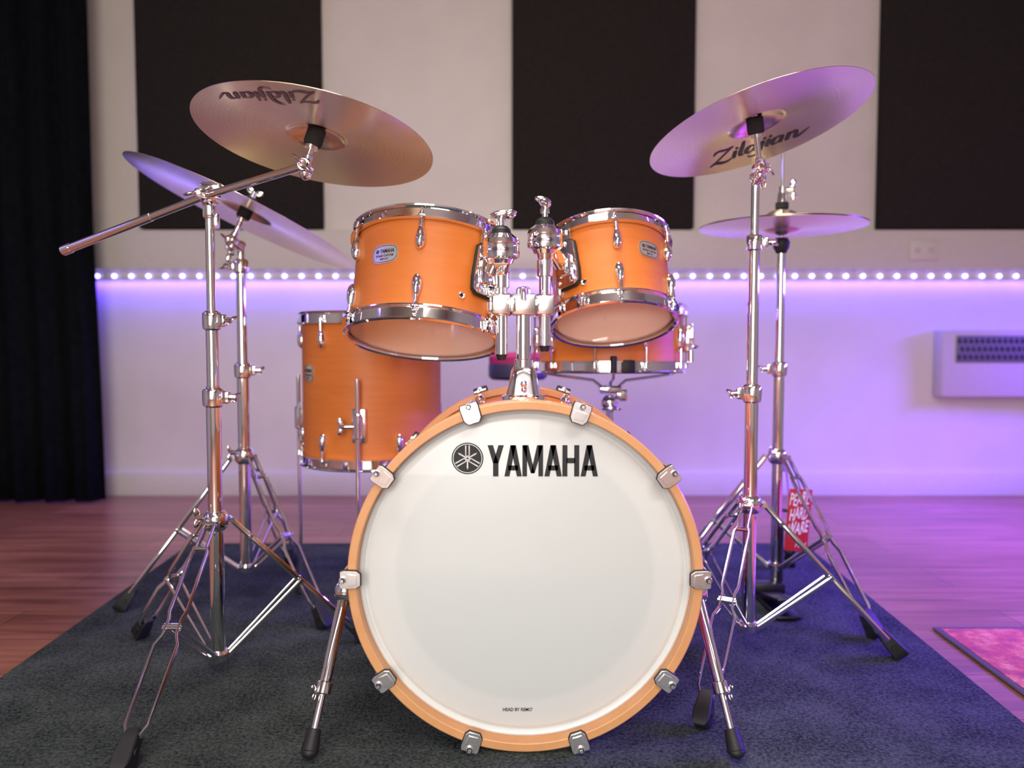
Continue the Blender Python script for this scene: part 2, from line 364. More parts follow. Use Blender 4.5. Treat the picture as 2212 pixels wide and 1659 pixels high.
# ---------------------------------------------------------------- shared small parts
def lugmesh():
    m=MB()
    def fn(c): 
        k=1-.32*max(-1,min(1,c.z/.026)); return V((c.x*k,c.y*(1-.15*c.z/.026),c.z))
    m.sph((0,-.003,0),(.0098,.0125,.026),fn=fn,seg=18)
    m.box((0,.0,0),(.013,.006,.034),bev=.002)
    m.tube((0,-.008,.018),(0,-.008,.032),.0042,seg=12)
    return m.mesh('lug',CHROME)
LUG=lugmesh()
def rodmesh(L):
    m=MB(); m.tube((0,-.0085,-L),(0,-.0085,0),.0026,seg=10); m.lathe([(0,.006),(.004,.006),(.0045,.001),(.007,0),(.007,-.002),(0,-.002)],T(0,-.0085,.0),14)
    m.box((0,-.0085,.009),(.005,.005,.007)); m.box((0,-.0035,-.003),(.016,.013,.0035),bev=.001)
    return m.mesh('tension_rod',CHROME)
ROD=rodmesh(.035)
def badge_on(parent,R,az,z,mat,w=.052,h=.034,ink=BLACKP):
    m=MB(); N=16
    def wr(x,zz,o): a=az+x/(R); return V(((R+o)*math.sin(a),-(R+o)*math.cos(a),z+zz))
    cols=[-w/2+w*i/N for i in range(N+1)]
    def hh(x): 
        e=abs(x)/(w/2); return h/2*(1-.15*e**2-.40*e**8)
    f=[[m.bm.verts.new(wr(x,s*hh(x),o)) for s in (-1,1)] for o in (0.0002,.0024) for x in cols]
    A=f[:N+1];B=f[N+1:]
    for i in range(N):
        m.bm.faces.new((B[i][0],B[i+1][0],B[i+1][1],B[i][1]))
        for s in (0,1): m.bm.faces.new((A[i][s],A[i+1][s],B[i+1][s],B[i][s]))
    for i in (0,N): m.bm.faces.new((A[i][0],A[i][1],B[i][1],B[i][0]))
    bo=m.obj('badge',mat,parent,label='small metal maker badge')
    m=MB()
    pts=[wr(x*.93,hh(x)*.88,.0026) for x in cols]+[wr(x*.93,-hh(x)*.88,.0026) for x in reversed(cols)]
    m.path(pts,.00055,6,closed=True); m.obj('badge_border',ink,bo)
    def tx(s,ww,hh_,cx,cz):
        me=textmesh(s,ww,hh_,ink,bold=.03); remap(me,lambda c: wr(c.x+cx,c.y+cz,.0028)); inst(me,'badge_lettering',bo)
    tx('YAMAHA',w*.56,h*.22,w*.1,h*.15); tx('STAGE CUSTOM',w*.7,h*.12,0,-h*.1); tx('BIRCH',w*.32,h*.09,0,-h*.28)
    m=MB(); rs=[[wr(-w*.29+rr*math.cos(t*math.pi/8),h*.15+rr*math.sin(t*math.pi/8),.0029) for t in range(16)] for rr in (.0040,.0030)]
    m.rings(rs,cap=False); 
    for k in range(3):
        a=k*math.pi/3+math.pi/6; d=(math.cos(a),math.sin(a)); q=(-d[1]*.0005,d[0]*.0005)
        m.quad([wr(-w*.29+d[0]*.0034*s+q[0]*u,h*.15+d[1]*.0034*s+q[1]*u,.0029) for s,u in ((-1,-1),(1,-1),(1,1),(-1,1))])
    m.obj('badge_emblem',ink,bo)
HOOPP=[(.0155,.0255),(.0155,.0230),(.006,.0215),(.0055,.002),(.0085,-.0015),(.0115,.0005),(.0125,-.002),(.0085,-.0048),(.003,-.002),(.0032,.0255)]
def drum(name,label,cat,R,H,M,nl,lo,group=None):
    o=thing(name,M,label,cat,group)
    t=.006
    m=MB(); m.lathe([(R,.01),(R,H-.01),(R-t,H-.008),(R-t,.008)],seg=96,closed=True)
    sh=m.obj('shell',[ORANGE,INSIDE],o)
    for p in sh.data.polygons:
        c=p.center
        if math.hypot(c.x,c.y)<R-.003: p.material_index=1
    for top in (0,1):
        def z(v): return H-v if top else v
        m=MB(); m.lathe([(R+r,z(v)) for r,v in HOOPP],seg=96,closed=True); m.obj('hoop',CHROME,o)
        m=MB(); m.lathe([(0,z(.0055)),(R-.012,z(.0055)),(R-.004,z(.0045)),(R+.0005,z(.008)),(R+.0028,z(.018))],seg=96)
        m.obj('drum_head',CLEART if top else CLEAR,o,label='clear drum head')
    for k in range(nl):
        a=lo+k*2*math.pi/nl
        for top in (0,1):
            B=Rt(a,'Z')@T(0,-R-.003,0)
            if top: inst(LUG,'lug',o,B@T(0,0,H-.062)); inst(ROD,'tension_rod',o,B@T(0,0,H-.0185))
            else: inst(LUG,'lug',o,B@T(0,0,.062)@Rt(math.pi,'Y')@Rt(0,'X')); inst(ROD,'tension_rod',o,B@T(0,0,.0185)@Rt(math.pi,'Y'))
    return o
# rack toms
n1=V((math.sin(rad(3)),math.sin(rad(16)),1)).normalized()
M1=frame((-.184,1.60,.695),n1); tomL=drum('rack_tom','larger satin orange rack tom with chrome hoops above the bass drum','drum',.1525,.226,M1,6,0,group='rack toms')
n2=V((-math.sin(rad(2)),math.tan(rad(20)),1)).normalized()
M2=frame((.221,1.68,.728),n2); tomR=drum('rack_tom','smaller satin orange rack tom tilted beside the larger one','drum',.1275,.205,M2,6,0,group='rack toms')
badge_on(tomL,.1525,rad(-27),.132,BADGE,w=.058,h=.038); badge_on(tomR,.1275,rad(33),.125,BADGE2,w=.052,h=.037)
def bracket(parent,R,az,z,toward):
    m=MB(); F=Rt(az,'Z')@T(0,-R-.012,z)@Rt(math.pi/2,'X')
    m.prism([(-.022,.045),(-.008,.055),(.008,.055),(.022,.045),(.030,-.02),(.030,-.045),(.02,-.052),(-.02,-.052),(-.030,-.045),(-.030,-.02)],.006,F,bev=.002,mi=0)
    m.prism([(-.024,.047),(-.009,.058),(.009,.058),(.024,.047),(.033,-.02),(.033,-.047),(.022,-.056),(-.022,-.056),(-.033,-.047),(-.033,-.02)],.006,F@T(0,0,-.0055),bev=.002,mi=1)
    for x,y in ((0,.044),(-.02,-.04),(.02,-.04)): m.sph((0,0,0),(.006,.006,.004),F@T(x,y,.004),seg=12)
    m.box((0,0,0),(.04,.05,.016),F@T(0,-.008,.009),bev=.006)
    for x,y in ((0,.04),(-.02,-.04),(.02,-.04)): m.tube(F@V((x,y,-.013)),F@V((x,y,-.004)),.006,seg=12)
    m.prism([(-.012,-.02),(.012,-.02),(.012,.01),(.006,.018),(-.006,.018),(-.012,.01)],.004,F@T(0,.068,-.005),bev=.001)
    m.sph((0,0,0),(.0055,.0055,.004),F@T(0,.072,-.002),seg=12)
    p0=F@V((0,-.005,.015)); m.tube(p0,toward,.016,.012,seg=20); m.sph(toward,.019,seg=20)
    m.obj('mounting_bracket',[CHROME,BLACK],parent,label='chrome mounting bracket on a rubber pad')
BL=V((-.021,1.50,.872)); BR=V((.066,1.555,.897))
bracket(tomL,.1525,rad(50),.12,M1.inverted()@BL); bracket(tomR,.1275,rad(-48),.105,M2.inverted()@BR)
for p,R,az,z in ((tomL,.1525,rad(33),.058),(tomR,.1275,rad(-33),.055)):
    m=MB(); F=Rt(az,'Z')@T(0,-R-.001,z)@Rt(math.pi/2,'X'); m.lathe([(.0035,0),(.007,0),(.007,.002),(.0055,.0035),(.0035,.002)],F,20,closed=True); m.lathe([(0,.001),(.0035,.001)],F,20,mi=1); m.obj('vent_grommet',[CHROME,BLACKP],p)
# tom holder
hx,hy=.023,1.53
th=thing('tom_holder',T(hx,hy,.58),'chrome double tom holder rising from the bass drum','tom holder')
def L(p): return V(p)-V((hx,hy,.58))
m=MB()
def rr(hxx,hyy,z,n=24,p=3.5):
    out=[]
    for i in range(n):
        a=2*math.pi*i/n; c,s=math.cos(a),math.sin(a); out.append(V((hxx*math.copysign(abs(c)**(2/p),c),hyy*math.copysign(abs(s)**(2/p),s),z)))
    return out
m.rings([rr(.044,.036,-.004),rr(.044,.036,.004),rr(.035,.030,.008),rr(.029,.026,.03),rr(.025,.023,.055),rr(.020,.020,.062)])
m.tube((0,-.033,.03),(0,-.018,.03),.009,seg=16); m.sph((0,-.035,.03),(.007,.005,.007)); m.sph((0,-.033,.018),(.006,.008,.006))
m.obj('base',CHROME,th)
m=MB(); m.tube((0,0,.055),(0,0,.215),.0148,seg=28); m.tube((0,0,.055),(0,0,.078),.0185,seg=28,bev=.002); m.sph((0,0,.215),(.0145,.0145,.006)); m.obj('post',CHROME,th)
cz=.765-.58
m=MB(); m.box((0,0,cz),(.05,.045,.042),bev=.005)
for px,py in ((BL.x-hx,BL.y-hy+.03),(BR.x-hx,BR.y-hy+.0)):
    m.tube((px,py,cz-.022),(px,py,cz+.022),.02,seg=24,bev=.002); m.tube((0,0,cz),(px,py,cz),.015,seg=12)
    m.box((px,py-.019,cz),(.036,.012,.038),bev=.003); m.box((px*.5,py*.5-.02,cz),(.012,.016,.03),bev=.003)
    m.tube((px*.55,py*.55-.035,cz+.004),(px*.55,py*.55-.01,cz+.004),.006,seg=12)
m.tube((0,-.03,cz+.008),(0,-.03,cz+.03),.006,seg=12); m.wing((0,-.03,cz+.018),(0,0,1),(0,1,0),.9)
m.obj('clamp',STEEL,th,label='brushed metal clamp block')
for B,z0 in ((BL,.655),(BR,.672)):
    left=B is BL
    px,py=B.x,B.y+(.03 if left else .0)
    m=MB(); LB=L(B)
    m.tube(L((px,py,z0)),L((px,py,z0+.012)),.008,.0115,mi=1)
    m.tube(L((px,py,z0+.012)),L((px,py,B.z-.045)),.0118,seg=24)
    m.tube(L((px,py,B.z-.075)),L((px,py,B.z-.04)),.016,seg=24,bev=.002)
    m.tube(L((px,py,B.z-.045)),LB-V((0,0,.02)),.013,.02,seg=24)
    m.lathe([(0,-.03),(.022,-.03),(.026,-.022),(.035,-.018),(.0365,-.008),(.035,-.004),(.035,.006),(.0365,.01),(.034,.018),(.028,.022),(.022,.027),(0,.027)],Mx.Translation(LB),40)
    m.lathe([(.02,.027),(.018,.036),(.012,.042),(.006,.044),(0,.044)],Mx.Translation(LB),32,mi=1)
    m.tube(LB+V((0,0,.04)),LB+V((0,0,.056)),.006,seg=14)
    m.lathe([(0,.052),(.009,.052),(.0095,.058),(.007,.066),(0,.068)],Mx.Translation(LB),20)
    if left: m.sph(LB+V((.004,0,.066)),(.027,.010,.0085),Rt(rad(-8),'Y'),seg=20); m.sph(LB+V((.016,0,.066)),(.014,.012,.0095),Rt(rad(-10),'Y'),seg=16)
    else: m.sph(LB+V((0,0,.072)),(.013,.02,.0085),Rt(rad(25),'Y')); m.sph(LB+V((-.004,0,.078)),(.017,.009,.007),Rt(rad(15),'Y'),seg=16)
    m.obj('tom_arm',[CHROME,BLACK],th)

# ---------------------------------------------------------------- bass drum
bx,by,bz=.0222,1.25,.3005; RH=.2945
bd=thing('bass_drum',T(bx,by,0),'large bass drum with white head and maple hoop, standing on carpet','drum')
AX=T(0,0,bz)@Rt(-math.pi/2,'X')
D=.46
m=MB(); m.lathe([(.278,.032),(.278,D-.032),(.271,D-.032),(.271,.032)],AX,128,closed=True); m.obj('shell',ORANGE_B,bd)
HI=.2795
for z0,z1 in ((0,.042),(D-.042,D)):
    m=MB(); m.lathe([(HI+.0015,z0),(RH-.002,z0),(RH,z0+.002),(RH,z1-.002),(RH-.002,z1),(HI,z1),(HI,z0+.0015)],AX,160,closed=True); m.obj('hoop',HOOPW,bd,label='natural maple hoop showing its plies')
hd=None
for fr in (1,0):
    z=(lambda v: v) if fr else (lambda v: D-v)
    m=MB(); m.lathe([(0,z(.026)),(.260,z(.026)),(.266,z(.0275)),(.270,z(.031)),(.2715,z(.029)),(.273,z(.026)),(.276,z(.0245)),(HI-.0002,z(.026)),(HI-.0002,z(.034))],AX,128)
    o=m.obj('drum_head',HEADW,bd,label='white coated drum head'); hd=hd or o
# claws
m=MB(); k=.92
P=[(x*k,y) for x,y in [(-.0105,-.0245),(.0105,-.0245),(.0165,-.017),(.0175,.005),(.0160,.011),(-.0160,.011),(-.0175,.005),(-.0165,-.017)]]
FX=Rt(math.pi/2,'X')
m.prism([(x*1.1,y*1.06) for x,y in P],.003,T(0,-.002,0)@FX,mi=1,bev=.0008)
m.prism(P,.005,T(0,-.005,0)@FX@Rt(0,'X'),bev=.0006)
m.prism([(-.0085,-.0185),(.0085,-.0185),(.011,-.003),(-.011,-.003)],.0025,T(0,-.0078,0)@FX,bev=.0004)
m.box((0,.012,.0045),(.030,.036,.005),bev=.001); m.box((0,.01,.0015),(.032,.026,.002),mi=1)
m.tube((0,-.0105,.006),(0,.02,.006),.0064,seg=20,bev=.0008); m.tube((0,-.0106,.006),(0,-.0111,.006),.0048,seg=14,mi=1)
m.box((0,-.012,.006),(.0050,.006,.0050)); m.tube((0,.02,.008),(0,.1,.008),.003,seg=10)
for v in m.bm.verts: v.co.x*=.93; v.co.z*=.93
CL=m.mesh('claw',[CLAWM,BLACK],20)
m=MB(); m.sph((0,0,.004),(.011,.03,.014),seg=18); m.box((0,0,0),(.018,.046,.008),bev=.002); m.tube((0,-.04,.012),(0,.0,.012),.005,seg=12)
BLG=m.mesh('lug',CHROME)
for k in range(10):
    a=rad(18+36*k)
    B=T(0,0,bz)@Rt(a,'Y')
    inst(CL,'claw',bd,B@T(0,0,RH)); inst(CL,'claw',bd,B@T(0,D,RH)@Rt(math.pi,'Z'))
    inst(BLG,'lug',bd,B@T(0,.125,.278)); inst(BLG,'lug',bd,B@T(0,D-.125,.278)@Rt(math.pi,'Z'))
# spurs
for sx,top,foot in ((-1,V((-.320,.10,.245)),V((-.3542,-.027,.0175))),(1,V((.308,.10,.245)),V((.3458,-.027,.0175)))):
    d=(foot-top); mid=top+d*.62
    m=MB(); m.tube((sx*.27,.11,.25),top+V((sx*.004,0,.004)),.016,seg=20,bev=.002); m.sph(top,(.019,.017,.024)); m.box((sx*.276,.11,.25),(.012,.06,.07),bev=.004)
    m.tube(top-d*.03,mid,.0098,seg=20); m.tube(mid-d*.05,mid+d*.03,.0132,seg=20,bev=.002); m.tube(mid,foot-d*.1,.006,seg=16); 
    m.wing(mid+V((sx*.008,-.006,0)),(sx*.6,-.8,0),(0,0,1),.7)
    sp=m.obj('spur',CHROME,bd,label='chrome telescopic spur leg')
    m=MB(); m.tube(foot-d*.15,foot-d*.02,.011,.0148,seg=20,bev=.001); m.sph(foot-d*.02,(.0145,.0145,.011)); m.obj('rubber_foot',BLACK,sp)
def letters(word):
    G={'Y':(.6,[[(0,1),(.2,1),(.4,.42),(.2,.42)],[(.6,1),(.4,1),(.2,.42),(.4,.42)],[(.2,0),(.4,0),(.4,.45),(.2,.45)]]),
       'A':(.64,[[(0,0),(.185,0),(.42,1),(.22,1)],[(.64,0),(.455,0),(.22,1),(.42,1)],[(.14,.19),(.5,.19),(.5,.35),(.14,.35)]]),
       'M':(.76,[[(0,0),(.17,0),(.17,1),(0,1)],[(.59,0),(.76,0),(.76,1),(.59,1)],[(0,1),(.22,1),(.45,.10),(.31,.10)],[(.76,1),(.54,1),(.31,.10),(.45,.10)]]),
       'H':(.62,[[(0,0),(.185,0),(.185,1),(0,1)],[(.435,0),(.62,0),(.62,1),(.435,1)],[(.15,.42),(.47,.42),(.47,.59),(.15,.59)]])}
    x=0; out=[]
    for ch in word:
        w,q=G[ch]; out+=[[(a+x,b) for a,b in f] for f in q]; x+=w+(.02 if ch in 'YA' else .05)
    return out,x-.03
q,w=letters('YAMAHA'); W,Hh=.184,.0525; yy=.0252
m=MB()
for f in q: m.quad([(.029+(a/w-.5)*W,yy,.493+(b-.5)*Hh) for a,b in f])
m.obj('lettering',BLACKP,hd,label='bold black lettering')
m=MB(); ex,ez,er=-.0965,.497,.0265
def circ(r,y=yy): return [(ex+r*math.cos(i*math.pi/32),y,ez+r*math.sin(i*math.pi/32)) for i in range(64)]
m.rings([circ(er),circ(er*.93)],cap=False); m.rings([circ(er*.88),[(ex,yy,ez)]],cap=False)
for k in range(3):
    a=rad(90+120*k); d=V((math.cos(a),0,math.sin(a))); s=V((-d.z,0,d.x)); c=V((ex,yy-.0006,ez))
    def bar(u0,u1,v,w0,w1): m.quad([c+(d*u0+s*(v-w0))*er,c+(d*u1+s*(v-w1))*er,c+(d*u1+s*(v+w1))*er,c+(d*u0+s*(v+w0))*er],1)
    bar(-.52,.12,0,.045,.035); bar(-.72,-.5,0,.0,.065)
    bar(.1,.18,0,.13,.13)
    for v in (-.11,.11): bar(.15,.82,v,.028,.042)
m.obj('emblem',[BLACKP,WHITEINK],hd,label='round black emblem of three crossed tuning forks')
me=textmesh("HEAD BY REMO'",.0505,.0062,BLACKP,bold=.02); remap(me,lambda c: V((c.x-.0125,yy,c.y+.0675))); inst(me,'lettering',hd)

# ---------------------------------------------------------------- floor tom, snare
ft=drum('floor_tom','deep satin orange floor tom on three chrome legs','drum',.181,.385,T(-.372,2.05,.378),6,rad(30))
badge_on(ft,.181,rad(-50),.235,BADGE2,w=.048,h=.044)
for az,zb in ((0,.11),(rad(-97),.11),(rad(128),.11)):
    F=Rt(az,'Z')@T(0,-.181,0); m=MB()
    m.M=F
    m.box((0,-.006,zb),(.036,.012,.085),bev=.004); m.box((0,-.018,zb),(.024,.02,.05),bev=.004); m.tube((0,-.026,zb-.03),(0,-.026,zb+.03),.011,seg=16,bev=.002)
    m.tube((0,-.026,-.355),(0,-.026,.225),.0052,seg=14); m.tube((0,-.026,zb),(-.03,-.03,zb),.006,seg=12); m.wing((-.03,-.03,zb),(-1,0,0),(0,0,1),1)
    lg=m.obj('leg',CHROME,ft)
    m=MB(); m.M=F; m.tube((0,-.026,-.372),(0,-.026,-.325),.014,.009,seg=18,bev=.002); m.obj('rubber_foot',BLACK,lg)
# snare
sx0,sy0=.262,2.055
ns=V((.0,.03,1)).normalized(); MS=frame((sx0,sy0-.005,.614),ns)
sn=thing('snare_drum',MS,'shallow satin orange snare drum resting in a chrome stand','drum')
R,H=.190,.168
m=MB(); m.lathe([(R,.008),(R,H-.008),(R-.006,H-.006),(R-.006,.006)],seg=96,closed=True); m.obj('shell',ORANGE,sn)
for top in (0,1):
    z=(lambda v: H-v) if top else (lambda v:v)
    m=MB(); m.lathe([(R+r,z(v)) for r,v in HOOPP],seg=96,closed=True); m.obj('hoop',CHROME,sn)
    m=MB(); m.lathe([(0,z(.0055)),(R-.012,z(.0055)),(R+.0028,z(.012))],seg=96); m.obj('drum_head',CLEAR if not top else HEADW,sn)
m=MB(); m.sph((0,-.002,0),(.0095,.0135,.034),seg=16); m.tube((0,-.0085,-.064),(0,-.0085,.064),.0028,seg=10)
m.box((0,0,0),(.014,.008,.05),bev=.002)
for s in (-1,1): m.tube((0,-.0085,s*.062),(0,-.0085,s*.075),.0058,seg=12); m.box((0,-.003,s*.0645),(.016,.014,.0035))
SL=m.mesh('lug',CHROME)
for k in range(10): inst(SL,'lug',sn,Rt(rad(18+36*k),'Z')@T(0,-R-.003,H/2))
m=MB(); m.M=Rt(rad(36*2),'Z')@T(0,-R,H/2); m.box((0,-.010,.0),(.03,.02,.07),bev=.005); m.box((0,-.023,.012),(.018,.01,.055),bev=.003); m.tube((0,-.02,-.06),(0,-.02,-.03),.007,seg=14); m.wing((0,-.024,-.02),(0,-1,0),(1,0,0),.9); m.obj('strainer',CHROME,sn)
m=MB(); m.M=Rt(rad(5),'Z')@T(0,-R,.018); m.box((0,-.018,-.006),(.03,.012,.032),bev=.004); m.obj('butt_plate',BLACK,sn)

def legset(o,base,hub_z,base_z,feet,t_j=.5,wide=.042,boot=1.0):
    m=MB(); hubr=.0245
    m.lathe([(0,-.02),(.017,-.02),(hubr-.002,-.014),(hubr,-.01),(hubr,.01),(hubr-.002,.014),(.017,.02),(0,.02)],T(0,0,hub_z),24)
    m.wing((-.02,-.02,hub_z+.012),(-.7,-.7,0),(0,0,1),1.0)
    m.obj('leg_hub',CHROME,o)
    m=MB(); m.lathe([(0,-.012),(.012,-.012),(.021,-.008),(.022,.006),(.017,.012),(0,.012)],T(0,0,base_z+.012),24); m.obj('brace_hub',CHROME,o)
    for fx,fy in feet:
        h=V((fx,fy,0)); Lh=h.length; hd_=h/Lh; s=V((-hd_.y,hd_.x,0))
        A=hd_*.03+V((0,0,hub_z)); F=h+V((0,0,.024)); 
        prof=[(0,.010),(.12,.010),(.15,.015),(.43,.016),(.46,.012),(.53,.012),(.575,wide/2),(.88,wide/2*.9),(.94,.007),(1,.006)]
        m=MB()
        for sg in (-1,1):
            m.path([A.lerp(F,t)+s*(sg*w_) for t,w_ in prof],.003,10,rx=.0060,up=s)
        for t in (.13,.49,.94): 
            c=A.lerp(F,t); e=.016 if t!=.94 else .01; m.tube(c-s*e,c+s*e,.0045,seg=10)
        J=A.lerp(F,t_j); Bp=hd_*.02+V((0,0,base_z+.012))
        for sg in (-1,1):
            m.path([Bp+s*(sg*.008),J+s*(sg*.0145)],.002,10,rx=.0055,up=s)
        m.tube(A-s*.014,A+s*.014,.0055,seg=12); m.tube(J-s*.018,J+s*.018,.0042,seg=10)
        lg=m.obj('leg',CHROME,o,label='double-braced chrome tripod leg')
        m=MB(); d=(F-A).normalized(); X=frame(F,-d,s)
        q=boot
        m.rings([[X@V((x*sx*q,y*sy*q,z)) for x,y in ((-1,-1),(1,-1),(1,1),(-1,1))] for sx,sy,z in ((.010,.009,.05),(.013,.013,.035),(.0155,.0155,.0),(.014,.016,-.012),(.008,.012,-.02))])
        m.tube(X@V((-.017*q,0,.012)),X@V((.017*q,0,.012)),.008,seg=14)
        for v in m.bm.verts: v.co.z=max(v.co.z,.0055)
        bm=m.bm; bmesh.ops.bevel(bm,geom=[e for e in bm.edges if e.calc_length()>.012],offset=.002,segments=1,affect='EDGES')
        m.obj('rubber_foot',BLACK,lg,label='black rubber foot')
def collar(o,z,r,side=1,h=.03,wing=True,ang=0):
    m=MB(); m.lathe([(r-.006,-h/2-.004),(r,-h/2),(r+.001,-h/6),(r+.001,h/2-.004),(r-.001,h/2),(r-.006,h/2+.003)],T(0,0,z),28,cap=True)
    c=V((math.cos(ang)*side,-abs(math.sin(ang)),0))
    if wing: m.box(c*(r+.005)+V((0,0,z)),(.016,.016,h*.75),Rt(math.atan2(c.y,c.x),'Z'),bev=.003); m.tube(c*r+V((0,0,z)),c*(r+.017)+V((0,0,z)),.0052,seg=12); m.wing(c*(r+.014)+V((0,0,z)),c,(0,0.9,.45) ,1.0)
    m.obj('clamp',CHROME,o,label='chrome height clamp with wing bolt')
def poles(o,tiers):
    for z0,z1,r in tiers:
        m=MB(); m.tube((0,0,z0),(0,0,z1),r,seg=28,bev=.001); m.obj('tube',CHROME,o)
def topper(o,base,tilt,hole,n,sl=.034):
    b=V(base); tp=V(tilt)-b; hp=V(hole)-b; n=V(n).normalized(); F=frame(hp,n)
    m=MB(); m.tube(tp,hp+n*.035,.0042,seg=12); m.tube(tp+n*.0,hp-n*(sl+.006),.0065,seg=14)
    m.lathe([(0,-.014),(.011,-.014),(.0145,-.01),(.0145,.01),(.011,.014),(0,.014)],frame(tp,(0,1,0)),24)
    m.tube(tp+V((0,-.024,0)),tp+V((0,.02,0)),.007,seg=14); m.wing(tp+V((0,-.02,0)),(.3,-1,-.3),(1,0,-1),1.25)
    m.sph(tp+V((.0,0,-.014)),(.012,.012,.014)); m.tube(tp+n*.01,tp+n*.022,.0095,seg=16,bev=.002)
    m.wing(hp+n*.024,n,(1,0,0),1.1); m.lathe([(0,-sl-.01),(.013,-sl-.01),(.013,-sl-.003),(0,-sl-.003)],F,20)
    t=m.obj('tilter',CHROME,o,label='chrome cymbal tilter with wing nut')
    m=MB(); m.lathe([(0,-sl-.003),(.0155,-sl-.003),(.0175,-sl+.002),(.0175,-.004),(.015,-.0015),(0,-.0015)],F,28); m.lathe([(0,.003),(.015,.003),(.0165,.006),(.0165,.016),(.014,.02),(0,.02)],F,28); m.obj('felt',FELT,t,label='black felt sleeve')
RISE=.028
def prof_z(r,R,rise,bf=.66):
    rb=R*.25; hb=rise*bf; bow=rise*(1-bf)
    if r<rb: return bow+hb*(max(0,1-(r/rb)**2.2))**.8
    t=(r-rb)/(R-rb); return bow*(1-t**1.4)
def cymbal(name,label,R,M,rise=RISE,flip=False,group=None,mat=None,bf=.66):
    pts=[.0065]+[R*i/48 for i in range(2,49)]
    th=.0009
    pr=[(r,prof_z(r,R,rise,bf)+th/2) for r in pts]; pb=[(r,prof_z(r,R,rise,bf)-th/2) for r in reversed(pts)]
    m=MB(); m.lathe(pr+pb,Rt(math.pi,'X') if flip else Mx(),128,closed=True)
    o=m.obj(name,mat or BRASS,None,M,ang=60); tag(o,label,'cymbal',group); return o
def cymtext(o,R,rise,w,h,rot,rc,side=-1,ink=None):
    me=script_mesh(w,h,ink or BLACKP)
    def fn(c):
        p=V((c.x,-c.y+rc,0)); p=Rt(rot,'Z').to_3x3()@p; r=p.length
        return V((p.x,p.y,prof_z(r,R,rise)+side*.0015))
    remap(me,fn); inst(me,'lettering',o,label='black brush-script lettering')
N1=V((.12,.165,.98)).normalized(); E1=V((-.377,1.5,1.076)); R1=.226
c1=cymbal('crash_cymbal','bronze crash cymbal on a boom, tilted above the larger rack tom',R1,frame(E1,N1),group='crash cymbals')
N2=V((-.24,.16,.97)).normalized(); E2=V((.516,1.64,1.139)); R2=.231
c2=cymbal('crash_cymbal','bronze crash cymbal with black script, steeply tilted on a straight stand',R2,frame(E2,N2),group='crash cymbals')
N3=V((.40,.125,.915)).normalized(); E3=V((-.680,1.97,1.013)); R3=.298
c3=cymbal('ride_cymbal','large bronze ride cymbal tilted beside the floor tom, lit violet',R3,frame(E3,N3))
DINK=simple('faded_ink',(.16,.11,.15),.5)
cymtext(c2,R2,RISE,.225,.12,rad(-19),.125)
cymtext(c1,R1,RISE,.20,.07,rad(166),.168,ink=DINK)
HX,HY=.712,2.05
cymbal('hi_hat_cymbal','upper bronze hi-hat cymbal on the hi-hat stand',.212,T(HX,HY,.996),.045,group='hi-hat pair',bf=.64)
cymbal('hi_hat_cymbal','lower bronze hi-hat cymbal facing upward under its partner',.212,T(HX,HY,.993),.020,flip=True,group='hi-hat pair')

# ---------------------------------------------------------------- stands
b1=(-.613,1.575,0)
s1=thing('cymbal_stand',T(*b1),'chrome boom cymbal stand with long arm reaching over the kit','cymbal stand','cymbal stands')
poles(s1,[(.03,.60,.0148),(.56,.745,.0122),(.7,.97,.0092)])
collar(s1,.578,.0205,1,.034); collar(s1,.735,.0175,1,.034,ang=.2)
legset(s1,b1,.322,.026,[(-.006,-.382),(-.246,.17),(.268,.155)])
TD=V((.30,.10,.95)).normalized()
tilt1=E1+N1*RISE-TD*.078
piv=V((-.606,1.548,.983)); 
tip=V((-.925,1.60,.880))
l=lambda p: V(p)-V(b1)
m=MB(); m.tube(l(tilt1),l(piv),.0078,seg=18); m.tube(l(piv),l(tip),.0078,seg=18); dd=(tip-piv).normalized(); m.tube(l(piv+dd*.13),l(tip),.009,seg=18,bev=.001); m.tube(l(tip-dd*.018),l(tip+dd*.004),.0105,seg=18,bev=.002)
m.obj('boom_arm',CHROME,s1)
m=MB(); m.lathe([(0,-.02),(.014,-.02),(.019,-.014),(.019,.006),(.015,.012),(0,.012)],frame(l(piv)+V((0,.006,0)),(0,-1,0)),28); m.box((0,0,.965),(.02,.03,.05),bev=.005); m.tube((0,-.05,.983),(0,.016,.983),.007,seg=14); m.wing((0,-.046,.983),(.2,-1,0),(1,0,.3),1.4); m.box((.012,-.02,1.0),(.04,.02,.018),bev=.005)
m.box((.016,-.012,.935),(.014,.018,.03),bev=.003)
m.obj('boom_clamp',CHROME,s1)
topper(s1,b1,tilt1,E1+N1*RISE,TD)
b2=(.525,1.68,0)
s2=thing('cymbal_stand',T(*b2),'straight chrome cymbal stand with double-braced tripod legs','cymbal stand','cymbal stands')
poles(s2,[(.05,.60,.0148),(.56,.92,.0122),(.88,1.045,.0088)])
collar(s2,.579,.0205,-1,.034); collar(s2,.906,.017,1,.03,ang=.2)
legset(s2,b2,.335,.048,[(-.186,-.345),(.31,-.045),(-.10,.33)])
tilt2=V((.529,1.664,1.062)); hole2=E2+N2*RISE
m=MB(); m.tube((0,0,1.03),tilt2-V(b2),.009,seg=16); m.sph((0,0,1.045),(.014,.014,.012)); m.wing((.004,-.01,1.04),(.5,-.8,0),(0,.3,1),1.2); m.obj('swivel',CHROME,s2)
topper(s2,b2,tilt2,hole2,(hole2-tilt2).normalized())
b3=(-.70,2.0,0)
s3=thing('cymbal_stand',T(*b3),'chrome cymbal stand behind the boom stand holding the ride','cymbal stand','cymbal stands')
poles(s3,[(.09,.64,.0155),(.6,.90,.0128),(.87,.94,.009)])
collar(s3,.618,.021,1,.034); collar(s3,.887,.018,-1,.03)
